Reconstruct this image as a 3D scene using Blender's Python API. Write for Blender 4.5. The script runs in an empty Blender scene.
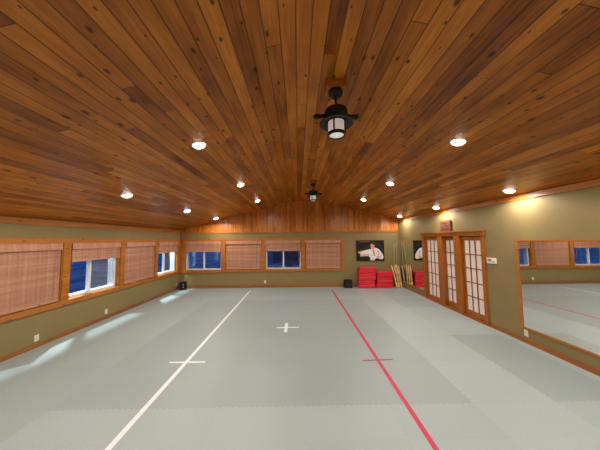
import bpy, bmesh, math, random
from mathutils import Vector, Matrix
random.seed(7)
S = bpy.context.scene
COL = S.collection
XL, XR, YF, YB = -5.03, 4.325, 9.68, -2.3      # left wall, right wall, far wall, back wall
ZL, ZR, ZT = 2.46, 2.83, 3.70                  # eaves left/right, flat centre of the vault
XA, XB = 0.0, 0.80                             # flat strip of the vault
SL = (ZT - ZL) / (XA - XL); SR = (ZT - ZR) / (XR - XB)
def ceil_z(x):
    return ZT - SL * (XA - x) if x < XA else (ZT - SR * (x - XB) if x > XB else ZT)

# ------------------------------------------------------------------ materials
class NT:
    def __init__(s, name):
        s.m = bpy.data.materials.new(name); s.m.use_nodes = True
        s.t = s.m.node_tree; s.n = s.t.nodes
        s.b = s.n['Principled BSDF']; s.out = s.n['Material Output']
    def link(s, a, b): s.t.links.new(a, b)
    def _in(s, sock, v):
        if isinstance(v, bpy.types.NodeSocket): s.link(v, sock)
        elif v is not None: sock.default_value = v
    def math(s, op, a, b=None, c=None):
        n = s.n.new('ShaderNodeMath'); n.operation = op
        s._in(n.inputs[0], a); s._in(n.inputs[1], b)
        if c is not None: s._in(n.inputs[2], c)
        return n.outputs[0]
    def xyz(s, coord='Object'):
        tc = s.n.new('ShaderNodeTexCoord'); sp = s.n.new('ShaderNodeSeparateXYZ')
        s.link(tc.outputs[coord], sp.inputs[0]); return sp.outputs
    def comb(s, x=0., y=0., z=0.):
        n = s.n.new('ShaderNodeCombineXYZ')
        for i, v in enumerate((x, y, z)): s._in(n.inputs[i], v)
        return n.outputs[0]
    def noise(s, vec, scale=1., detail=3., rough=.5):
        n = s.n.new('ShaderNodeTexNoise'); s.link(vec, n.inputs['Vector'])
        n.inputs['Scale'].default_value = scale; n.inputs['Detail'].default_value = detail
        n.inputs['Roughness'].default_value = rough; return n.outputs['Fac']
    def white(s, vec):
        n = s.n.new('ShaderNodeTexWhiteNoise'); n.noise_dimensions = '3D'; s.link(vec, n.inputs['Vector']); return n.outputs['Value']
    def voro(s, vec, scale=1.):
        n = s.n.new('ShaderNodeTexVoronoi'); n.voronoi_dimensions = '2D'; s.link(vec, n.inputs['Vector']); n.inputs['Scale'].default_value = scale
        return n.outputs['Distance'], n.outputs['Color']
    def ramp(s, fac, stops):
        n = s.n.new('ShaderNodeValToRGB'); e = n.color_ramp.elements
        while len(e) < len(stops): e.new(.5)
        for el, (p, c) in zip(e, stops): el.position = p; el.color = (*c, 1) if len(c) == 3 else c
        s._in(n.inputs[0], fac); return n.outputs['Color']
    def mul(s, col, fac):   # colour * scalar socket
        n = s.n.new('ShaderNodeVectorMath'); n.operation = 'SCALE'; s._in(n.inputs[0], col); s._in(n.inputs[3], fac); return n.outputs[0]
    def mix(s, f, a, b):
        n = s.n.new('ShaderNodeMix'); n.data_type = 'RGBA'
        s._in(n.inputs[0], f); s._in(n.inputs[6], a if isinstance(a, bpy.types.NodeSocket) else (*a, 1)); s._in(n.inputs[7], b if isinstance(b, bpy.types.NodeSocket) else (*b, 1))
        return n.outputs[2]
    def smooth(s, x, lo, hi, a=0., b=1.):
        n = s.n.new('ShaderNodeMapRange'); n.interpolation_type = 'SMOOTHSTEP'
        s._in(n.inputs[0], x)
        for i, v in zip((1, 2, 3, 4), (lo, hi, a, b)): s._in(n.inputs[i], v)
        return n.outputs[0]
    def bump(s, h, strength=.3, dist=.01):
        n = s.n.new('ShaderNodeBump'); n.inputs['Strength'].default_value = strength; n.inputs['Distance'].default_value = dist
        s.link(h, n.inputs['Height']); s.link(n.outputs[0], s.b.inputs['Normal'])
    def fin(s, col=None, rough=.5, metal=0., spec=.5, emit=None, es=0.):
        if col is not None: s._in(s.b.inputs['Base Color'], col if isinstance(col, bpy.types.NodeSocket) else (*col, 1))
        s._in(s.b.inputs['Roughness'], rough); s.b.inputs['Metallic'].default_value = metal
        s.b.inputs['Specular IOR Level'].default_value = spec
        if emit: s.b.inputs['Emission Color'].default_value = (*emit, 1); s.b.inputs['Emission Strength'].default_value = es
        return s.m

def flat(name, col, rough=.5, metal=0., var=.12, sc=20., **k):
    t = NT(name); tc = t.n.new('ShaderNodeTexCoord')
    f = t.noise(tc.outputs['Object'], sc, 3.)
    c = t.ramp(f, [(.25, tuple(v * (1 - var) for v in col)), (.75, tuple(min(1, v * (1 + var)) for v in col))])
    return t.fin(c, rough, metal, **k)

def planks(name, u, v, w, L, dark, mid, light, rough=.33, knots=.5, seam=.055, gain=1., spec=.5):
    t = NT(name); c = t.xyz(); U, V = c['XYZ'.index(u)], c['XYZ'.index(v)]
    pu = t.math('DIVIDE', U, w); i = t.math('FLOOR', pu); fu = t.math('FRACT', pu)
    r1 = t.white(t.comb(i, 3.3, 0.))
    pv = t.math('ADD', t.math('DIVIDE', V, L), t.math('MULTIPLY', r1, 9.)); j = t.math('FLOOR', pv); fv = t.math('FRACT', pv)
    tone = t.white(t.comb(i, j, 1.7))
    # slow drift plus streaky grain running along the board
    g = t.noise(t.comb(t.math('MULTIPLY', U, 1.0), t.math('MULTIPLY', V, .05), t.math('MULTIPLY', tone, 40.)), 55., 4., .6)
    g2 = t.noise(t.comb(U, t.math('MULTIPLY', V, .25), t.math('MULTIPLY', tone, 17.)), 5., 3., .6)
    f = t.math('ADD', t.math('MULTIPLY', tone, .30), t.math('ADD', t.math('MULTIPLY', g, .42), t.math('MULTIPLY', g2, .62)))
    f = t.math('SUBTRACT', f, .19)
    col = t.ramp(f, [(.22, dark), (.47, mid), (.76, light)])
    d, vc = t.voro(t.comb(t.math('MULTIPLY', U, 1.), t.math('MULTIPLY', V, .55), 0.), 6.2)
    sp = t.n.new('ShaderNodeSeparateXYZ'); t.link(vc, sp.inputs[0])
    on = t.math('GREATER_THAN', sp.outputs[0], 1 - knots)
    size = t.math('MULTIPLY_ADD', t.math("POWER", sp.outputs[1], 2.), .14, .055)
    kn = t.math('MULTIPLY', on, t.math('SUBTRACT', 1., t.smooth(d, t.math('MULTIPLY', size, .35), size)))
    col = t.mul(col, t.math('SUBTRACT', 1., t.math('MULTIPLY', kn, .80)))
    e = t.math('MINIMUM', fu, t.math('SUBTRACT', 1., fu))
    s1 = t.smooth(e, seam * .25, seam)                                  # 0 in the groove
    e2 = t.math('MULTIPLY', t.math('MINIMUM', fv, t.math('SUBTRACT', 1., fv)), L)
    s2 = t.smooth(e2, .001, .006)
    gr = t.math('MINIMUM', s1, s2)
    col = t.mul(col, t.math('MULTIPLY', t.math('MULTIPLY_ADD', gr, .72, .28), gain))
    t.bump(t.math('ADD', gr, t.math('MULTIPLY', g, .06)), .35, .006)
    return t.fin(col, t.math('MULTIPLY_ADD', g, .18, rough - .06), spec=spec)

def wood(name, axis, dark, light, rough=.38, sc=1.):
    t = NT(name); c = t.xyz(); k = [.06 if a == axis else 1. for a in 'XYZ']
    v = t.comb(*[t.math('MULTIPLY', c[i], k[i]) for i in range(3)])
    a = t.noise(v, 45 * sc, 4., .6); b = t.noise(v, 7 * sc, 3.)
    f = t.math('ADD', t.math('MULTIPLY', a, .6), t.math('MULTIPLY', b, .4))
    col = t.ramp(f, [(.3, dark), (.7, light)])
    o_ = [i for i in range(3) if 'XYZ'[i] != axis]; kv = t.comb(t.math('ADD', c[o_[0]], c[o_[1]]), t.math('MULTIPLY', c['XYZ'.index(axis)], .5), 0.)
    d, vc = t.voro(kv, 4.5)
    kn = t.smooth(d, .03, .10, .45, 1.)
    return t.fin(t.mul(col, kn), rough)

def floor_mat():
    t = NT('mat_floor'); c = t.xyz(); X, Y = c[0], c[1]
    px, py = 1.02, .96
    def zig(s, per, amp):                                              # jigsaw edge
        return t.math('MULTIPLY', t.math('SINE', t.math('MULTIPLY', s, 2 * math.pi / per)), amp)
    xs = t.math('DIVIDE', t.math('ADD', t.math('SUBTRACT', X, 2.1), zig(Y, .075, .010)), px)
    yz = t.math('ADD', Y, zig(X, .075, .010))
    ys = t.math('DIVIDE', t.math('SUBTRACT', yz, 2.85), py)
    front = t.math('LESS_THAN', ys, 0.)
    ys = t.math('MULTIPLY', ys, t.math('MULTIPLY_ADD', front, 1., 1.))  # half-depth rows in front
    i, j = t.math('FLOOR', xs), t.math('FLOOR', ys)
    fx, fy = t.math('FRACT', xs), t.math('FRACT', ys)
    tone = t.white(t.comb(i, j, .5))
    ex = t.math('MINIMUM', fx, t.math('SUBTRACT', 1., fx)); ey = t.math('MINIMUM', fy, t.math('SUBTRACT', 1., fy))
    seam = t.math('MINIMUM', t.smooth(ex, .001, .006, .955, 1.), t.smooth(ey, .001, .008, .90, 1.))
    fine = t.noise(t.comb(X, Y, 0.), 55., 4., .7); wide = t.noise(t.comb(X, Y, 0.), 1.1, 3.)
    def rect(x0, x1, y0, y1, g):
        a = t.math('MULTIPLY', t.math('GREATER_THAN', i, x0 - .5), t.math('LESS_THAN', i, x1 + .5))
        b = t.math('MULTIPLY', t.math('GREATER_THAN', j, y0 - .5), t.math('LESS_THAN', j, y1 + .5))
        return t.math('MULTIPLY_ADD', t.math('MULTIPLY', a, b), g - 1., 1.)
    k = t.math('MULTIPLY_ADD', tone, .045, .98)
    for r in ((-5, -1, 0, 4, .885), (1, 1, 0, 1, .86), (1, 1, 4, 4, .87), (-5, -1, 2, 2, .975), (-9, -6, -4, 1, .94), (0, 0, -8, 6, 1.04), (-9, 3, -8, -1, 1.03)):  # mat tones; the near left block is a shadow zone painted in
        k = t.math('MULTIPLY', k, rect(*r))
    k = t.math('MULTIPLY', k, t.math('MULTIPLY_ADD', fine, .26, .87))
    k = t.math('MULTIPLY', k, t.math('MULTIPLY_ADD', wide, .10, .95))
    k = t.math('MULTIPLY', k, seam)
    col = t.mul((.375, .45, .465), k)
    t.bump(fine, .12, .002)
    return t.fin(col, .42, spec=.45)

def blind_mat(name, gain=1.):
    t = NT(name); c = t.xyz(); H = t.math('ADD', c[0], c[1])
    st = t.noise(t.comb(t.math('MULTIPLY', H, .35), 0., t.math('MULTIPLY', c[2], 60.)), 1.3, 4., .7)
    bd = t.noise(t.comb(t.math('MULTIPLY', H, .05), 5., t.math('MULTIPLY', c[2], 8.)), 1., 2.)
    th = t.math('FRACT', t.math('MULTIPLY', H, 13.)); e = t.math('MINIMUM', th, t.math('SUBTRACT', 1., th))
    th2 = t.noise(t.comb(t.math('MULTIPLY', H, 18.), 0., t.math('MULTIPLY', c[2], .4)), 1., 3., .6)
    f = t.math('ADD', t.math('MULTIPLY', st, .6), t.math('ADD', t.math('MULTIPLY', bd, .35), t.math('MULTIPLY', th2, .35)))
    col = t.ramp(t.math('SUBTRACT', f, .15), [(.25, (.20 * gain, .072 * gain, .040 * gain)), (.5, (.44 * gain, .20 * gain, .125 * gain)), (.72, (.60 * gain, .34 * gain, .235 * gain))])
    col = t.mix(t.smooth(e, .02, .06, .35, 0.), col, (.62 * gain, .40 * gain, .28 * gain))
    t.bump(st, .5, .004)
    return t.fin(col, .7)

def emis(name, col, s):
    t = NT(name); e = t.n.new('ShaderNodeEmission'); e.inputs[0].default_value = (*col, 1); e.inputs[1].default_value = s
    t.link(e.outputs[0], t.out.inputs[0]); return t.m
def glass(name, tint=(1, 1, 1), refl=1.):
    t = NT(name); tr = t.n.new('ShaderNodeBsdfTransparent'); tr.inputs[0].default_value = (*tint, 1)
    g = t.n.new('ShaderNodeBsdfGlossy'); g.inputs['Roughness'].default_value = .02
    lw = t.n.new('ShaderNodeLayerWeight'); fr = t.math('MULTIPLY_ADD', t.math('POWER', lw.outputs['Facing'], 5.), .9, .05)
    mx = t.n.new('ShaderNodeMixShader'); t.link(t.math('MULTIPLY', fr, refl), mx.inputs[0])
    t.link(tr.outputs[0], mx.inputs[1]); t.link(g.outputs[0], mx.inputs[2]); t.link(mx.outputs[0], t.out.inputs[0]); return t.m
def screen(name):
    t = NT(name); tr = t.n.new('ShaderNodeBsdfTransparent'); d = t.n.new('ShaderNodeBsdfDiffuse'); d.inputs[0].default_value = (.30, .32, .34, 1)
    mx = t.n.new('ShaderNodeMixShader'); mx.inputs[0].default_value = .32
    t.link(tr.outputs[0], mx.inputs[1]); t.link(d.outputs[0], mx.inputs[2]); t.link(mx.outputs[0], t.out.inputs[0]); return t.m

PD, PL = (.29, .090, .009), (.56, .20, .028)
M = {}
M['ceiling'] = planks('ceiling_planks', 'X', 'Y', .127, 2.7, (.11, .026, .0024), (.39, .112, .0085), (.66, .235, .026), .30, .66, spec=.28, gain=1.08)
M['gable'] = planks('gable_planks', 'X', 'Z', .092, 3.0, (.27, .070, .008), (.55, .165, .020), (.74, .29, .055), .27, .45)
for a in 'XYZ': M['pine' + a] = wood('pine_' + a, a, PD, PL)
M['doorwood'] = wood('door_pine', 'Z', (.24, .068, .009), (.44, .145, .022))
M['doorwoodY'] = wood('door_pine_rail', 'Y', (.24, .068, .009), (.44, .145, .022))
M['muntin'] = wood('muntin_pine', 'Z', (.16, .06, .016), (.25, .10, .03))
M['base'] = wood('baseboard_pine', 'Y', (.20, .066, .012), (.38, .145, .030)); M['basex'] = wood('baseboard_pine_far', 'X', (.20, .070, .016), (.40, .17, .045))
M['wall'] = flat('olive_paint', (.262, .198, .086), .62, var=.05, sc=3., spec=.3)
M['floor'] = floor_mat()
M['blind'] = blind_mat('bamboo_weave'); M['valance'] = blind_mat('bamboo_valance', 1.12)
M['batten'] = wood('blind_batten', 'Y', (.40, .20, .10), (.58, .33, .19))
M['vinyl'] = flat('white_vinyl', (.78, .80, .82), .35, var=.02)
M['glass'] = glass('window_glass', (.92, .95, 1.), .7)
M['screen'] = screen('insect_screen')
M['plate'] = flat('ivory_plate', (.80, .76, .66), .4, var=.03)
M['slot'] = flat('dark_slot', (.05, .045, .04), .5)
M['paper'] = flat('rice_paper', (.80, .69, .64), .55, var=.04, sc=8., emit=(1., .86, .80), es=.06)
M['mirror'] = NT('mirror_silver').fin((.86, .88, .87), .0, 1.)
M['bronze'] = flat('dark_bronze', (.030, .026, .021), .42, .5, var=.25)
M['lampglass'] = flat('frosted_glass', (.74, .62, .58), .4, var=.03, emit=(1., .80, .72), es=.30)
M['lampbase'] = flat('lamp_base_glass', (.85, .85, .8), .4, var=.03, emit=(1., .97, .9), es=.38)
M['can'] = flat('white_trim_ring', (.85, .83, .78), .4, var=.02)
M['lens'] = emis('lamp_lens', (1., .96, .88), 14.)
M['red'] = flat('red_vinyl', (.76, .017, .045), .32, var=.10, sc=6.)
M['redhighlight'] = flat('red_vinyl_highlight', (.85, .16, .12), .35, var=.1)  # brighter red that paints the highlight on the mat edges
M['black'] = flat('black_plastic', (.007, .007, .008), .5, var=.3, spec=.25)
M['blackmesh'] = flat('speaker_mesh', (.012, .012, .013), .8, var=.4, sc=200.)
M['silver'] = flat('silver_dot', (.7, .7, .7), .3, .6, var=.05)
M['staff'] = wood('staff_oak', 'Z', (.50, .33, .16), (.70, .52, .30))
M['sword'] = wood('sword_oak', 'Z', (.68, .38, .13), (.95, .66, .30))
M['swordpale'] = wood('sword_beech', 'Z', (.70, .42, .24), (.90, .62, .40))
M['grip'] = flat('grip_wrap', (.86, .60, .24), .6)
M['tapewhite'] = flat('white_tape', (.82, .88, .92), .5, var=.03)
M['tapered'] = flat('red_tape', (.62, .030, .085), .5, var=.08)
M['tapeold'] = flat('worn_red_tape', (.28, .10, .10), .6, var=.4, sc=14.)
M['pblack'] = flat('print_black', (.008, .009, .009), .45, var=.5, sc=4., spec=.25)
M['pgrey'] = flat('print_dark_green', (.014, .024, .022), .45, var=.4, sc=5., spec=.25)
M['pwhite'] = flat('print_white', (.86, .80, .78), .45, var=.12, sc=10.)
M['pshade'] = flat('print_fold', (.46, .27, .25), .45, var=.2, sc=10.)
M['pskin'] = flat('print_skin', (.68, .33, .22), .45, var=.12, sc=8.)
M['phair'] = flat('print_hair', (.022, .013, .009), .45, var=.3)
M['pred'] = flat('print_red', (.26, .028, .035), .45, var=.2)
M['frame'] = wood('plaque_wood', 'Y', (.16, .045, .018), (.30, .10, .045))
M['plaque'] = flat('plaque_print', (.22, .085, .05), .5, var=.45, sc=9.)
M['plaqued'] = flat('plaque_dark', (.10, .030, .018), .5, var=.3)
M['snow'] = flat('outdoor_ground', (.50, .60, .68), .9, var=.65, sc=.9)
M['dusk'] = flat('outdoor_dark', (.12, .15, .19), .9, var=.3, sc=2.)
M['siding'] = flat('outdoor_siding', (.34, .42, .55), .8, var=.1, sc=2.)
M['lcd'] = flat('grey_display', (.22, .22, .19), .3)
M['dustcap'] = flat('cap_grey', (.09, .09, .09), .5)

# ------------------------------------------------------------------ mesh helpers
class MB:
    def __init__(s): s.bm = bmesh.new()
    def _set(s, faces, mi):
        for f in faces: f.material_index = mi
    def box(s, x0, x1, y0, y1, z0, z1, mi=0):
        v = [s.bm.verts.new(p) for p in ((x0,y0,z0),(x1,y0,z0),(x1,y1,z0),(x0,y1,z0),(x0,y0,z1),(x1,y0,z1),(x1,y1,z1),(x0,y1,z1))]
        s._set([s.bm.faces.new([v[i] for i in q]) for q in ((0,3,2,1),(4,5,6,7),(0,1,5,4),(1,2,6,5),(2,3,7,6),(3,0,4,7))], mi); return s
    def prism(s, pts, axis, a, b, mi=0):
        """pts: outline in the two other axes; extruded along axis from a to b"""
        def P(p, t): return {'X': (t, p[0], p[1]), 'Y': (p[0], t, p[1]), 'Z': (p[0], p[1], t)}[axis]
        lo = [s.bm.verts.new(P(p, a)) for p in pts]; hi = [s.bm.verts.new(P(p, b)) for p in pts]; n = len(pts)
        fs = [s.bm.faces.new(lo[::-1]), s.bm.faces.new(hi)]
        fs += [s.bm.faces.new((lo[i], lo[(i+1) % n], hi[(i+1) % n], hi[i])) for i in range(n)]
        s._set(fs, mi); return s
    def lathe(s, prof, seg=32, c=(0, 0), mi=0):
        rings = []
        for r, z in prof:
            if r < 1e-5: rings.append([s.bm.verts.new((c[0], c[1], z))])
            else: rings.append([s.bm.verts.new((c[0] + r*math.cos(2*math.pi*k/seg), c[1] + r*math.sin(2*math.pi*k/seg), z)) for k in range(seg)])
        for A, B in zip(rings, rings[1:]):
            for k in range(seg):
                l = (k+1) % seg
                if len(A) == 1 and len(B) == 1: continue
                if len(A) == 1: f = s.bm.faces.new((A[0], B[k], B[l]))
                elif len(B) == 1: f = s.bm.faces.new((A[k], A[l], B[0]))
                else: f = s.bm.faces.new((A[k], A[l], B[l], B[k]))
                f.smooth = True; f.material_index = mi
        return s
    def tube(s, pts, radii, seg=10, mi=0):
        pts = [Vector(p) for p in pts]; rings = []
        if not hasattr(radii, '__len__'): radii = [radii] * len(pts)
        for i, p in enumerate(pts):
            d = (pts[min(i+1, len(pts)-1)] - pts[max(i-1, 0)]).normalized()
            a = d.orthogonal().normalized() if abs(d.z) < .99 else Vector((1, 0, 0)); 
            a = (a - d * a.dot(d)).normalized(); b = d.cross(a)
            rings.append([s.bm.verts.new(p + radii[i]*(a*math.cos(2*math.pi*k/seg) + b*math.sin(2*math.pi*k/seg))) for k in range(seg)])
        for A, B in zip(rings, rings[1:]):
            for k in range(seg):
                f = s.bm.faces.new((A[k], A[(k+1) % seg], B[(k+1) % seg], B[k])); f.smooth = True; f.material_index = mi
        s._set([s.bm.faces.new(rings[0][::-1]), s.bm.faces.new(rings[-1])], mi); return s
    def build(s, name, mats, parent=None, bevel=0., loc=None):
        bmesh.ops.recalc_face_normals(s.bm, faces=s.bm.faces)
        me = bpy.data.meshes.new(name); s.bm.to_mesh(me); s.bm.free()
        for m in (mats if isinstance(mats, (list, tuple)) else [mats]): me.materials.append(m)
        o = bpy.data.objects.new(name, me); COL.objects.link(o)
        if parent: o.parent = parent
        if loc: o.location = loc
        if bevel:
            b = o.modifiers.new('bevel', 'BEVEL'); b.width = bevel; b.segments = 2; b.limit_method = 'ANGLE'; b.angle_limit = math.radians(50)
        return o
def struct(o): o['kind'] = 'structure'; return o
def tag(o, label, cat, group=None):
    o['label'] = label; o['category'] = cat
    if group: o['group'] = group
    return o
def empty(name, loc=(0, 0, 0), rz=0.):
    o = bpy.data.objects.new(name, None); o.empty_display_size = .1; COL.objects.link(o); o.location = loc; o.rotation_euler = (0, 0, rz); return o
def thing(name, label, cat, loc=(0, 0, 0), rz=0., group=None): return tag(empty(name, loc, rz), label, cat, group)
def copy_tree(o, parent=None):
    c = o.copy(); COL.objects.link(c)
    if parent: c.parent = parent
    for ch in list(o.children): copy_tree(ch, c)
    return c

# ------------------------------------------------------------------ room shell
struct(MB().box(XL-.30, XR+.16, YB-.16, YF+.30, -.12, 0).build('floor', M['floor']))
T = .10
cm = MB()
cm.prism([(XL-.16, ZL-SL*.16), (XA, ZT), (XB, ZT), (XR+.16, ZR-SR*.16), (XR+.16, ZR-SR*.16+T), (XB, ZT+T), (XA, ZT+T), (XL-.16, ZL-SL*.16+T)], 'Y', YB-.16, YF+.16)
struct(cm.build('ceiling', M['ceiling']))

Z0, Z1 = .72, 2.02            # rough window band
W_LEFT = [(1.88, 3.30, 1), (3.44, 4.88, 0), (5.04, 6.45, 1), (6.61, 8.00, 0), (8.15, 9.50, 1)]
W_FAR = [(-4.83, -3.27, 1), (-3.11, -1.58, 0), (-1.41, .13, 1), (.29, 1.85, 0)]
wl = MB()
wl.box(XL-.30, XL, YB, YF, 0, Z0); wl.box(XL-.30, XL, YB, YF, Z1, ZL+.02)
ys = [YB] + [v for w in W_LEFT for v in w[:2]] + [YF]
for a, b in zip(ys[0::2], ys[1::2]): wl.box(XL-.30, XL, a, b, Z0, Z1)
struct(wl.build('wall_left', M['wall']))
wf = MB()
wf.box(XL-.30, XR+.16, YF, YF+.30, 0, Z0); wf.box(XL-.30, XR+.16, YF, YF+.30, Z1, 2.36)
xs = [XL-.30] + [v for w in W_FAR for v in w[:2]] + [XR+.16]
for a, b in zip(xs[0::2], xs[1::2]): wf.box(a, b, YF, YF+.30, Z0, Z1)
struct(wf.build('wall_far', M['wall']))
g = MB().prism([(XL-.16, 2.36), (XR+.16, 2.36), (XR+.16, ZR-SR*.16+.03), (XB, ZT+.03), (XA, ZT+.03), (XL-.16, ZL-SL*.16+.03)], 'Y', YF-.012, YF+.16)
struct(g.build('wall_gable', M['gable']))
# right wall with an opening behind the centre door
DY0, DY1, DZ = 5.27, 7.70, 2.06
wr = MB()
wr.box(XR, XR+.16, YB, DY0, 0, ZR+.02); wr.box(XR, XR+.16, DY1, YF, 0, ZR+.02); wr.box(XR, XR+.16, DY0, DY1, DZ, ZR+.02)
wr.box(XR+.13, XR+.16, DY0, DY1, 0, DZ)
struct(wr.build('wall_right', M['wall']))
wb = MB().prism([(XL-.16, 0), (XR+.16, 0), (XR+.16, ZR-SR*.16+.03), (XB, ZT+.03), (XA, ZT+.03), (XL-.16, ZL-SL*.16+.03)], 'Y', YB-.16, YB)
struct(wb.build('wall_back', M['wall']))

# baseboards and eave trims
struct(MB().box(XL, XL+.018, YB, YF, 0, .075).build('baseboard_left', M['base'], bevel=.004))
struct(MB().box(XL+.018, XR-.018, YF-.02, YF, 0, .125).build('baseboard_far', M['basex'], bevel=.004))
bb = MB()
bb.box(XR-.018, XR, YB, 5.18, 0, .085); bb.box(XR-.018, XR, 7.76, YF, 0, .085)
bb.box(XR-.030, XR-.018, YB, 5.18, 0, .022)
struct(bb.build('baseboard_right', M['base'], bevel=.004))
struct(MB().box(XL, XL+.022, YB, YF-.03, 2.335, 2.455).build('trim_1', M['pineY'], bevel=.004))
struct(MB().box(XR-.022, XR, YB, YF-.03, 2.725, 2.828).build('trim_2', M['pineY'], bevel=.004))
struct(MB().box(XL+.022, XR, YF-.034, YF-.012, 2.295, 2.365).build('trim_3', M['pineX'], bevel=.004))

# window casings: one pine surround per wall
def casing(wins, end0, end1, horiz):
    m = MB(); e = .025
    def bx(a, b, z0, z1, d0, d1):
        if horiz: m.box(a, b, YF-d1, YF-d0, z0, z1)
        else: m.box(XL+d0, XL+d1, a, b, z0, z1)
    bx(end0, end1, 1.985, 2.085, 0, e); bx(end0, end1, .655, .76, 0, e+.012)
    cuts = [end0] + [v for w in wins for v in w[:2]] + [end1]
    for a, b in zip(cuts[0::2], cuts[1::2]): bx(a, b, .755, 1.99, 0, e-.003)
    for a, b, _ in wins:                       # jamb linings through the wall
        bx(a-.001, a+.018, .74, 2.0, -.29, .002); bx(b-.018, b+.001, .74, 2.0, -.29, .002)
        bx(a, b, 1.985, 2.02, -.29, .002); bx(a, b, .72, .76, -.29, .002)
    return m
c1 = casing(W_LEFT, 1.73, YF-.028, False).build('trim_4', M['pineY'], bevel=.004); struct(c1)
c2 = casing(W_FAR, XL+.028, 1.985, True).build('trim_5', M['pineX'], bevel=.004); struct(c2)

# windows: white vinyl sliders set toward the outside of the wall
def window(n, a, b, horiz):
    w = struct(empty('window_%d' % n, ((a+b)/2, YF, .76) if horiz else (XL, (a+b)/2, .76), 0 if horiz else math.pi/2))
    h = (b-a)/2 - .018; H = 1.985-.76; mx = 0. if horiz else -.10   # local x along wall, local y outward
    f = MB(); r = .05
    f.box(-h, h, .10, .285, 0, r); f.box(-h, h, .10, .285, H-r, H)
    f.box(-h, -h+r, .10, .285, r, H-r); f.box(h-r, h, .10, .285, r, H-r)
    f.build('window_frame', M['vinyl'], w, bevel=.004)
    MB().box(mx-.03, mx+.03, .095, .17, r, H-r).build('mullion', M['vinyl'], w, bevel=.004)
    for x0, x1, y in ((-h+r, mx-.03, .125), (mx+.03, h-r, .145)):
        MB().box(x0, x1, y, y+.004, r, H-r).build('pane', M['glass'], w)
    if not horiz: MB().box(mx+.03, h-r, .160, .162, r, H-r).build('insect_screen', M['screen'], w)
    return w
n = 0
for a, b, _ in W_LEFT: n += 1; window(n, a, b, False)
for a, b, _ in W_FAR: n += 1; window(n, a, b, True)

# bamboo blinds
def blind(a, b, horiz, up, label, drop=.42):
    t = thing('bamboo_blind', label, 'blind', ((a+b)/2, YF, .76) if horiz else (XL, (a+b)/2, .76), 0 if horiz else math.pi/2, 'woven bamboo blinds')
    h = (b-a)/2 - .035; H = 1.985-.76
    v = MB(); v.prism([(-.034, H-.145), (-.027, H-.145), (-.012, H-.012), (.02, H-.008), (.02, H), (-.02, H)], 'X', -h-.012, h+.012)
    v.build('valance', M['valance'], t, bevel=.002)
    p = MB()
    if up:                                     # gathered in soft folds above the glass
        zb = H-drop; n_ = 5
        for k in range(n_):
            z0 = zb + (H-.02-zb)*k/n_*.75; d = .004*k
            p.prism([(-.012+d, z0), (.0+d, z0-.012), (.012+d, z0), (.012+d, H-.02), (-.006+d, H-.02)], 'X', -h + .002*k, h - .002*k)
    else:
        zb = .045; N = 60                      # slightly rippled sheet
        pts = [(.003*math.sin(k*.9)+.006, zb + (H-.02-zb)*k/N) for k in range(N+1)]
        p.prism(pts + [(q[0]+.006, q[1]) for q in pts[::-1]], 'X', -h, h)
    p.build('woven_panel', M['blind'], t)
    MB().box(-h, h, -.014, .016, zb-.03, zb+.006).build('bottom_batten', M['batten'] if not up else M['blind'], t, bevel=.004)
    c = MB(); c.tube([(h-.06, -.030, H-.13), (h-.06, -.032, H-.5), (h-.058, -.030, .35 if up else .55)], .0035, 6)
    c.tube([(h-.075, -.030, H-.13), (h-.078, -.032, H-.5), (h-.062, -.030, .36 if up else .56)], .0035, 6)
    c.build('pull_cord', M['batten'], t)
    return t
LB = ['raised bamboo blind over the left wall window nearest the camera', 'lowered bamboo blind on the left wall, the one nearer the camera',
      'raised bamboo blind over the larger blue window in the middle of the left wall', 'lowered bamboo blind on the left wall between two blue windows',
      'raised bamboo blind over the small blue window on the left wall by the far corner']
for (a, b, up), l in zip(W_LEFT, LB): blind(a, b, False, up, l, .40)
FB = ['raised bamboo blind over the far wall window by the left corner', 'lowered bamboo blind on the far wall between two blue windows',
      'raised bamboo blind over the blue window near the middle of the far wall', 'lowered bamboo blind on the far wall, the one beside the poster']
for (a, b, up), l in zip(W_FAR, FB): blind(a, b, True, up, l, .43)

# ------------------------------------------------------------------ french door unit on the right wall
cs = MB()
cs.box(XR-.045, XR+.06, 7.67, 7.75, 0, 2.06); cs.box(XR-.045, XR+.06, 5.19, 5.27, 0, 2.06)       # side casings
cs.box(XR-.058, XR+.06, 5.16, 7.765, 2.05, 2.15); cs.box(XR-.085, XR, 5.14, 7.79, 2.15, 2.185)    # head and cap
struct(cs.build('trim_6', M['doorwoodY'], bevel=.005))
ps = MB(); ps.box(XR-.055, XR+.062, 6.70, 6.905, .035, 2.05); ps.box(XR-.055, XR+.062, 5.955, 6.18, .035, 2.05)
struct(ps.build('trim_7', M['doorwood'], bevel=.006))
struct(MB().box(XR-.055, XR+.12, 5.27, 7.67, 0, .035).build('trim_8', M['doorwoodY'], bevel=.004))
def door(n, y0, y1, x, sy, zb, ztop, cols=3):
    d = struct(empty('door_%d' % n, (x, (y0+y1)/2, .036), 0)); h = (y1-y0)/2 - .002; H = 2.048-.036
    f = MB(); f.box(0, .045, -h, -h+sy, 0, H); f.box(0, .045, h-sy, h, 0, H)
    f.box(0, .045, -h+sy, h-sy, 0, zb); f.box(0, .045, -h+sy, h-sy, ztop, H)
    f.build('door_frame', M['doorwood'], d, bevel=.004)
    MB().box(.022, .028, -h+sy, h-sy, zb, ztop).build('paper_pane', M['paper'], d)
    g = MB(); w = 2*(h-sy)
    for k in range(1, cols): y = -h+sy + w*k/cols; g.box(.004, .026, y-.010, y+.010, zb, ztop)
    for k in range(1, 5): z = zb + (ztop-zb)*k/5; g.box(.005, .025, -h+sy, h-sy, z-.010, z+.010)
    g.build('muntin_grid', M['muntin'], d)
    return d
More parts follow.
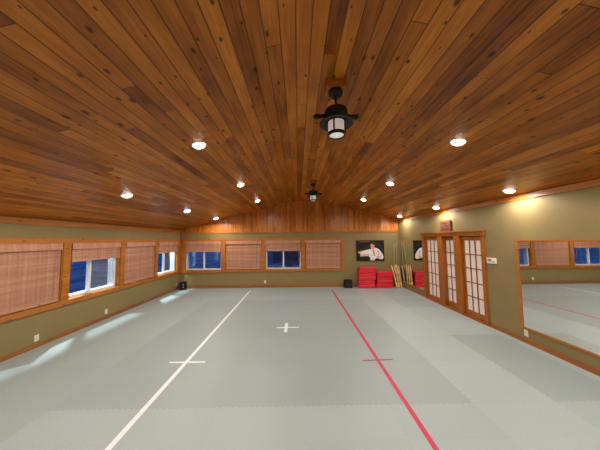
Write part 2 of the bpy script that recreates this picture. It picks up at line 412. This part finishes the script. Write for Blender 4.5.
door(1, 6.905, 7.67, XR+.015, .10, .13, 1.90); door(2, 6.05, 6.80, XR+.066, .10, .15, 1.90); door(3, 5.27, 5.955, XR+.015, .075, .145, 1.90)

# plaque standing on the door head
t = thing('picture_plaque', 'small brown framed plaque standing on top of the door head', 'plaque', (XR, 6.51, 2.186))
MB().box(-.045, -.015, -.23, .23, .0, .33).build('frame', M['frame'], t, bevel=.006)
pm = MB(); pm.box(-.048, -.044, -.195, .195, .035, .295)
pm.build('print', M['plaque'], t)
st = MB()
for z0, z1, y0, y1 in ((.06, .10, -.17, .16), (.13, .15, -.15, .18), (.17, .20, -.19, .02), (.22, .27, -.12, .15)): st.box(-.051, -.047, y0, y1, z0, z1)
st.build('printed_band', M['plaqued'], t)

# thermostat, outlets
t = thing('thermostat', 'white wall thermostat beside the door unit', 'thermostat', (XR, 5.02, 1.425))
MB().box(-.035, 0, -.115, .115, 0, .125).build('housing', M['plate'], t, bevel=.008)
MB().box(-.037, -.033, -.02, .085, .045, .10).build('display', M['lcd'], t)
MB().box(-.039, -.033, -.095, -.05, .03, .05).build('button', M['dustcap'], t, bevel=.002)
def outlet(loc, rz, label):
    t = thing('wall_outlet', label, 'outlet', loc, rz, 'white wall outlets')
    MB().box(-.038, .038, -.007, .0, -.06, .06).build('cover_plate', M['plate'], t, bevel=.003)
    for z in (-.024, .024):
        r = MB(); r.box(-.017, .017, -.010, -.006, z-.015, z+.015); rr = r.build('receptacle', M['plate'], t, bevel=.003)
        s = MB(); s.box(-.009, -.005, -.0106, -.0095, z-.006, z+.008); s.box(.005, .009, -.0106, -.0095, z-.006, z+.008); s.build('slot', M['slot'], rr)
outlet((XL, 4.485, .178), math.pi/2, 'white outlet low on the left wall under the nearer lowered blind')
outlet((XL, 6.05, .187), math.pi/2, 'white outlet low on the left wall under the large raised blind window')
outlet((XL, 9.44, .21), math.pi/2, 'white outlet low on the left wall by the black speakers')
outlet((-1.416, YF, .235), 0, 'white outlet low on the far wall below the middle windows')
outlet((XR, 4.37, .18), -math.pi/2, 'white outlet on the right wall under the corner of the large mirror')

# mirrors
t = thing('wall_mirror', 'large pine framed mirror on the right wall nearest the camera', 'mirror', (XR, 2.9, .26))
MB().box(-.012, -.002, -1.55, 1.50, .03, 1.67).build('mirror_glass', M['mirror'], t)
fm = MB(); fm.box(-.022, 0, 1.495, 1.545, 0, 1.70); fm.box(-.022, 0, -1.60, -1.545, 0, 1.70)
fm.box(-.022, 0, -1.545, 1.495, 0, .04); fm.box(-.022, 0, -1.545, 1.495, 1.665, 1.70)
fm.build('mirror_frame', M['pineY'], t, bevel=.003)
t = thing('wall_mirror', 'mirror in the far right corner reflecting the poster and red mats', 'mirror', (XR, 8.77, .205))
MB().box(-.010, -.002, -.93, .885, .03, 1.725).build('mirror_glass', M['mirror'], t)
MB().box(-.018, 0, -.93, .885, 0, .03).build('bottom_rail', M['pineY'], t, bevel=.003)
MB().box(-.014, 0, -.93, .885, 1.725, 1.745).build('top_rail', M['pineY'], t, bevel=.003)

# ------------------------------------------------------------------ poster
t = thing('poster', 'dark poster of a person in a white martial arts jacket', 'poster', (2.485, YF-.004, 1.068))
PW, PH = 1.195, .875
MB().box(0, PW, -.028, 0, 0, PH).build('backing_board', M['pblack'], t, bevel=.003)
def pp(pts): return [((x-90)/407*PW, (368-y)/296*PH) for x, y in pts]
def shape(mb, pts, layer, mi=0): mb.prism(pp(pts), 'Y', -.0285-.0006*layer, -.0275, mi)
m = MB()
shape(m, [(140,200),(290,120),(300,200),(260,300),(285,335),(150,335),(100,280)], 1)
shape(m, [(370,110),(440,120),(490,210),(490,250),(430,200)], 1)
m.build('printed_backdrop', M['pgrey'], t)
m = MB()
shape(m, [(296,198),(320,186),(372,180),(415,198),(450,235),(478,285),(484,320),(470,346),(432,346),(400,328),(368,332),(352,360),(288,360),(290,318),(262,300),(232,296),(200,300),(150,304),(146,262),(152,240),(220,214)], 2)
m.build('printed_jacket', M['pwhite'], t)
m = MB()
shape(m, [(322,196),(345,196),(352,240),(362,300),(346,302),(330,250)], 3)
for k in range(6): shape(m, [(156+k*20,268+(k%2)*6),(166+k*20,264),(172+k*20,300),(163+k*20,304)], 3)
shape(m, [(380,300),(420,306),(450,290),(446,304),(420,320),(385,312)], 3)
shape(m, [(400,215),(408,215),(420,290),(410,290)], 3)
m.build('printed_fold', M['pshade'], t)
m = MB()
shape(m, [(299,130),(312,122),(345,122),(358,134),(360,160),(352,186),(340,230),(330,230),(322,198),(304,180),(298,160)], 4); m.build('printed_face', M['pskin'], t); m = MB()
shape(m, [(112,238),(124,229),(148,226),(200,212),(222,214),(150,244),(148,264),(126,260),(116,252)], 4); m.build('printed_hand', M['pskin'], t); m = MB()
shape(m, [(380,322),(420,326),(440,334),(400,340),(378,334)], 4)
m.build('printed_hand', M['pskin'], t)
m = MB(); shape(m, [(298,126),(292,108),(306,90),(334,80),(362,90),(382,118),(384,150),(374,178),(360,172),(354,142),(340,128),(318,126)], 5)
shape(m, [(302,138),(316,136),(316,141),(302,143)], 5); shape(m, [(326,136),(346,136),(346,141),(326,141)], 5)
m.build('printed_hair', M['phair'], t)
m = MB(); shape(m, [(130,84),(288,82),(288,97),(130,99)], 2); m.build('printed_banner', M['pred'], t)

# ------------------------------------------------------------------ red folding mats, speakers
def pad(x0, x1, z0, z1, label, fold=True, dy=0.):
    h = z1-z0; w = x1-x0
    t = thing('folding_mat', label, 'mat', ((x0+x1)/2, 9.44+dy, z0), 0, 'red folding mats')
    k = .5 if fold else 1.
    MB().box(-w/2, w/2, -.165, .165, .002, h*k-.004).build('lower_panel' if fold else 'panel', M['red'], t, bevel=.022)
    if fold: MB().box(-w/2+.006, w/2-.004, -.160, .165, h*.5+.004, h-.002).build('upper_panel', M['red'], t, bevel=.022)
    MB().box(-w/2+.02, w/2-.02, -.168, -.160, h*k-.012, h*k+.008 if fold else h*k-.004).build('highlight_strip', M['redhighlight'], t, bevel=.002)  # painted highlight along the front edge, not a sewn part
pad(2.445, 3.13, .0, .15, 'red folding mat at the bottom of the taller left stack', False, -.01)
pad(2.455, 3.12, .152, .315, 'red folding mat second from the bottom of the taller left stack', False)
pad(2.485, 3.17, .318, .60, 'thick red folding mat second from the top of the taller left stack', True, .01)
pad(2.490, 3.20, .602, .835, 'red folding mat on top of the taller left stack', False)
pad(3.185, 3.86, .0, .16, 'red folding mat at the bottom of the shorter right stack', False)
pad(3.215, 3.86, .163, .44, 'thick red folding mat in the middle of the shorter right stack', True, .005)
pad(3.235, 3.865, .443, .655, 'red folding mat on top of the shorter right stack', False, -.005)

t = thing('speaker_box', 'black speaker box on the floor left of the red mats', 'speaker', (2.06, 9.50, 0))
MB().box(-.155, .155, -.13, .13, .0, .31).build('cabinet', M['black'], t, bevel=.012)
MB().box(-.135, .135, -.136, -.128, .03, .28).build('grille', M['blackmesh'], t, bevel=.004)
t = thing('speaker', 'small black speaker on the floor in the far left corner against the left wall', 'speaker', (-4.88, 9.50, 0), .35)
MB().box(-.05, .05, -.07, .07, 0, .30).build('cabinet', M['black'], t, bevel=.008)
MB().box(-.04, .04, -.076, -.068, .03, .27).build('grille', M['blackmesh'], t)
t = thing('speaker', 'black speaker with two pale cones on the floor in the far left corner', 'speaker', (-4.715, 9.46, 0), .15)
MB().box(-.075, .075, -.09, .09, 0, .33).build('cabinet', M['black'], t, bevel=.008)
for z, r in ((.22, .035), (.12, .042)):
    m = MB(); m.tube([(-.01, -.088, z), (-.01, -.098, z)], [r*1.25, r*1.15], 20); c = m.build('driver', M['blackmesh'], t)
    m = MB(); m.tube([(-.01, -.096, z), (-.01, -.103, z)], [r*.55, r*.4], 16); m.build('dust_cap', M['silver'], c)

# ------------------------------------------------------------------ wooden weapons leaning in the corner
def staff(p, q, r, label):
    p, q = Vector(p), Vector(q); t = thing('wooden_staff', label, 'staff', p, 0, 'long staffs in the corner'); d = q-p
    MB().tube([d*k/6 for k in range(7)], [r*.8, r*.95, r, r, r, r*.95, r*.8], 10).build('shaft', M['staff'], t)
    MB().tube([d*.985, d*1.0], [r*.85, r*.5], 10).build('tip', M['sword'], t)
def sword(p, q, r, mat, label):
    p, q = Vector(p), Vector(q); t = thing('wooden_practice_sword', label, 'practice sword', p, 0, 'wooden practice swords'); d = q-p
    side = Vector((0, -1, 0)) - d*(Vector((0, -1, 0)).dot(d)/d.length_squared)
    pts = [d*k/8 + side*(.012*math.sin(math.pi*k/8)) for k in range(9)]
    MB().tube(pts[2:], [r, r, r, r*.95, r*.9, r*.85, r*.35], 10).build('blade', mat, t)
    MB().tube(pts[:3], [r*.95, r*1.08, r*1.08], 10).build('grip', M['grip'], t)
    MB().tube([pts[2]*.985, pts[2]*1.03], [r*1.35, r*1.35], 12).build('collar', mat, t)
staff((4.0, 9.50, .0), (4.11, 9.655, 1.78), .010, 'long pale wooden staff leaning in the corner, left of the pair')
staff((4.16, 9.52, .0), (4.20, 9.655, 1.84), .010, 'long pale wooden staff leaning in the corner, right of the pair')
sw = [((4.02, 9.26, 0), (3.92, 9.53, .88), 'sword', 'leftmost yellow wooden practice sword in the corner bundle'),
      ((4.11, 9.26, 0), (4.01, 9.50, .90), 'swordpale', 'second wooden practice sword from the left in the corner bundle'),
      ((4.20, 9.26, 0), (4.10, 9.49, .92), 'sword', 'middle wooden practice sword in the corner bundle'),
      ((4.12, 9.42, 0), (4.115, 9.585, .90), 'swordpale', 'second wooden practice sword from the right in the corner bundle'),
      ((4.245, 9.38, 0), (4.243, 9.60, .87), 'swordpale', 'rightmost wooden practice sword in the corner bundle beside the mirror')]
for p, q, mt, l in sw: sword(p, q, .031, M[mt], l)

# ------------------------------------------------------------------ tape on the mats
def tape(pts, w, mat, label, z=.0015):
    (x0, y0), (x1, y1) = pts; d = Vector((x1-x0, y1-y0)).normalized(); nx, ny = -d.y*w/2, d.x*w/2
    m = MB(); N = 24; a = []; b = []
    for k in range(N+1):
        f = k/N; x = x0+(x1-x0)*f; y = y0+(y1-y0)*f; j = .0
        a.append((x+nx, y+ny)); b.append((x-nx, y-ny))
    m.prism(a + b[::-1], 'Z', .0, z)
    return tag(m.build('floor_tape', mat, loc=(0, 0, 0)), label, 'tape', 'tape lines on the mats')
tape([(-1.845, 1.2), (-1.925, 9.15)], .062, M['tapewhite'], 'long white tape line running down the grey mats')
tape([(1.285, 1.2), (1.325, 9.22)], .055, M['tapered'], 'long red tape line running down the grey mats')
tape([(-2.15, 3.876), (-1.555, 3.872)], .045, M['tapewhite'], 'short white tape bar crossing the long white line', .0026)
tape([(1.04, 3.84), (1.55, 3.86)], .03, M['tapeold'], 'short worn dark red tape bar crossing the long red line', .0026)
m = MB(); m.box(-.51, .0, 5.265, 5.32, 0, .0015); m.box(-.33, -.26, 5.03, 5.57, 0, .0022)
tag(m.build('tape_cross', M['tapewhite']), 'white tape cross in the middle of the grey mats', 'tape')

# ------------------------------------------------------------------ recessed lights
LIN, LOUT = -1.39, -3.28
RIN, ROUT = 2.25, 4.06
fix = [(LIN, 3.12, 'bright recessed ceiling light left of the near lantern, nearest the camera'),
       (LIN, 5.43, 'recessed ceiling light second along the inner left row'),
       (LIN, 7.70, 'farthest recessed ceiling light of the inner left row'),
       (LOUT, 4.31, 'recessed ceiling light nearest the camera in the outer left row'),
       (LOUT, 6.66, 'recessed ceiling light in the middle of the outer left row'),
       (LOUT, 9.00, 'recessed ceiling light of the outer left row close to the far gable'),
       (RIN, 3.04, 'bright recessed ceiling light right of the near lantern, nearest the camera'),
       (RIN, 5.38, 'recessed ceiling light second along the inner right row'),
       (RIN, 7.60, 'farthest recessed ceiling light of the inner right row'),
       (ROUT, 4.23, 'recessed ceiling light above the large mirror by the right wall'),
       (ROUT, 6.52, 'recessed ceiling light above the door unit by the right wall'),
       (ROUT, 8.90, 'recessed ceiling light in the far right corner')]
proto = None
def lamp(x, y, e, par=None):
    l = bpy.data.lights.new('downlight', 'SPOT'); l.energy = e; l.spot_size = math.radians(172); l.spot_blend = .40
    l.color = (1., .92, .80); l.shadow_soft_size = .07
    o = bpy.data.objects.new('downlight', l); COL.objects.link(o); o.location = (x, y, ceil_z(x) - .065)
EL = 78.
for x, y, label in fix:
    sl = math.atan(SL) if x < XA else -math.atan(SR)
    if proto is None:
        proto = thing('recessed_light', label, 'ceiling light', group='recessed ceiling lights'); o = proto
        MB().lathe([(.081, -.001), (.086, -.008), (.094, -.007), (.100, .0), (.094, .004), (.081, .004)], 32).build('trim_ring', M['can'], o)
        MB().lathe([(.0, -.046), (.035, -.041), (.064, -.027), (.080, -.004), (.080, .003), (.0, .003)], 32).build('lamp_lens', M['lens'], o)  # dome enlarged so its shape stands in for the lamp's bloom
    else: o = copy_tree(proto); o['label'] = label
    o.location = (x, y, ceil_z(x) - .001); o.rotation_euler = (0, -sl, 0)
    lamp(x, y, EL * (1. if x < 4 else .75))
for x, y in ((LIN, .85), (RIN, .80), (LOUT, 1.98), (ROUT, 1.95), (LIN, -1.3), (RIN, -1.3), (LOUT, -.3), (ROUT, -.3)): lamp(x, y, EL)

# ------------------------------------------------------------------ the two lantern fans
def lantern(loc, label):
    t = thing('ceiling_fan', label, 'ceiling fan', loc, 0, 'lantern ceiling fans')      # origin at the ceiling
    MB().box(-.105, .105, -.085, .085, -.085, -.001).build('mounting_block', M['pineX'], t, bevel=.006)
    MB().lathe([(.0, -.085), (.074, -.085), (.078, -.105), (.072, -.135), (.048, -.160), (.016, -.170), (.0, -.170)], 28).build('canopy', M['bronze'], t)
    MB().lathe([(.012, -.16), (.012, -.30), (.026, -.305), (.028, -.33)], 16).build('downrod', M['bronze'], t)
    MB().lathe([(.0, -.285), (.060, -.29), (.118, -.305), (.126, -.33), (.126, -.375), (.112, -.395), (.10, -.42), (.0, -.42)], 36).build('motor_housing', M['bronze'], t)
    MB().lathe([(.10, -.395), (.135, -.422), (.180, -.446), (.185, -.456), (.178, -.460), (.13, -.440), (.085, -.425)], 40).build('brim', M['bronze'], t)
    for k in range(2):
        a = math.pi*k + .03; c, s = math.cos(a), math.sin(a)
        m = MB(); m.tube([(c*.10, s*.10, -.365), (c*.17, s*.17, -.372), (c*.215, s*.215, -.380), (c*.245, s*.245, -.376)], [.016, .020, .030, .018], 10)
        m.build('blade_iron', M['bronze'], t)
    MB().lathe([(.086, -.415), (.088, -.43), (.088, -.575), (.080, -.578), (.080, -.43)], 32).build('lamp_glass', M['lampglass'], t)
    MB().lathe([(.0, -.583), (.078, -.580), (.078, -.570), (.0, -.572)], 32).build('lamp_base', M['lampbase'], t)
    f = MB()
    f.lathe([(.088, -.555), (.095, -.558), (.096, -.588), (.088, -.592), (.078, -.588), (.079, -.575)], 32)
    f.lathe([(.088, -.418), (.095, -.420), (.095, -.438), (.088, -.440)], 32)
    for k in range(4):
        a = math.radians(245 + 90*k); c, s = math.cos(a), math.sin(a)
        f.tube([(c*.092, s*.092, -.42), (c*.092, s*.092, -.57)], .009, 8)
    f.build('lamp_cage', M['bronze'], t)
    return t
lantern((.425, 2.35, ZT), 'dark bronze lantern fan on the ceiling nearer the camera')
lantern((.448, 6.42, ZT), 'dark bronze lantern fan on the ceiling farther away, near the gable')

# ------------------------------------------------------------------ outdoors at dusk
m = MB(); m.box(-60, 60, -30, 90, -.42, -.40); gd = m.build('ground', M['snow']); struct(gd)
h = thing('neighbor_house', 'pale blue lit house seen through the middle window of the far wall', 'house', (-2.6, 21.5, -.4))
MB().box(-2.3, 2.3, 0, 4, 0, 2.6).build('siding', M['siding'], h)
MB().prism([(-2.6, 2.6), (2.6, 2.6), (0, 4.2)], 'Y', -.3, 4.3).build('roof', M['dusk'], h)
MB().box(.2, .9, -.03, .01, .2, 1.3).build('door', M['dusk'], h)
def shrub(x, y, hgt, r, label):
    t = thing('shrub', label, 'shrub', (x, y, -.4), 0, None)
    MB().tube([(0, 0, 0), (.02, 0, hgt*.3)], .06, 8).build('stem', M['dusk'], t)
    bm = MB(); bmesh.ops.create_icosphere(bm.bm, subdivisions=3, radius=1.)
    for v in bm.bm.verts:
        k = 1 + random.uniform(-.22, .22); z = (v.co.z*.5+.5)
        v.co = Vector((v.co.x*r*k*(1.15-.5*z), v.co.y*r*k*(1.15-.5*z), hgt*(.12+.9*z*k)))
    bm.build('foliage', M['dusk'], t)
shrub(-.55, 17.5, 2.6, 1.0, 'dark shrub outside the right pane of the middle far wall window')
def soffit(x, y, tx, ty, e):
    l = bpy.data.lights.new('soffit_light', 'SPOT'); l.energy = e; l.spot_size = math.radians(75); l.spot_blend = .4
    l.color = (.86, 1., .90); l.shadow_soft_size = .05
    o = bpy.data.objects.new('soffit_light', l); COL.objects.link(o); o.location = (x, y, 2.62)
    o.rotation_euler = (Vector((tx, ty, 0)) - Vector((x, y, 2.62))).to_track_quat('-Z', 'Y').to_euler()
ES = 780.
soffit(XL-.62, 6.3, -4.5, 5.75, ES*1.1); soffit(XL-.62, 8.85, -4.5, 8.75, ES); soffit(XL-.62, 2.6, -4.5, 2.6, ES)

# ------------------------------------------------------------------ world
w = bpy.data.worlds.new('dusk'); S.world = w; w.use_nodes = True; nt = w.node_tree; bg = nt.nodes['Background']
tc = nt.nodes.new('ShaderNodeTexCoord'); sp = nt.nodes.new('ShaderNodeSeparateXYZ'); nt.links.new(tc.outputs['Generated'], sp.inputs[0])
rp = nt.nodes.new('ShaderNodeValToRGB'); nt.links.new(sp.outputs[2], rp.inputs[0])
rp.color_ramp.elements[0].position = 0.; rp.color_ramp.elements[0].color = (.032, .135, .40, 1)
rp.color_ramp.elements[1].position = .5; rp.color_ramp.elements[1].color = (.020, .075, .28, 1)
nt.links.new(rp.outputs[0], bg.inputs[0]); bg.inputs[1].default_value = 1.0

# ------------------------------------------------------------------ camera
pitch, yaw, roll = .0655, .0091, .0108
def rot():
    c, s = math.cos(yaw), math.sin(yaw); A = Matrix(((c, -s, 0), (s, c, 0), (0, 0, 1)))
    c, s = math.cos(pitch), math.sin(pitch); B = Matrix(((1, 0, 0), (0, c, s), (0, -s, c)))
    c, s = math.cos(roll), math.sin(roll); C = Matrix(((c, 0, -s), (0, 1, 0), (s, 0, c)))
    return C @ B @ A
R = rot()
cam = bpy.data.cameras.new('camera'); cam.sensor_width = 36.; cam.lens = 36.*225/600; cam.clip_start = .05; cam.clip_end = 300
co = bpy.data.objects.new('camera', cam); COL.objects.link(co)
right, fwd, up = R[0], R[1], R[2]
mw = Matrix((right, up, -fwd)).transposed().to_4x4(); mw.translation = Vector((0, 0, 2.0)); co.matrix_world = mw
S.camera = co
S.view_settings.view_transform = 'Standard'; S.view_settings.look = 'None'; S.view_settings.exposure = 0.; S.view_settings.gamma = 1.
S.cycles.use_denoising = True
S.cycles.max_bounces = 10; S.cycles.diffuse_bounces = 6; S.cycles.glossy_bounces = 5; S.cycles.transparent_max_bounces = 12
S.cycles.caustics_reflective = False; S.cycles.caustics_refractive = False; S.cycles.sample_clamp_indirect = 6.
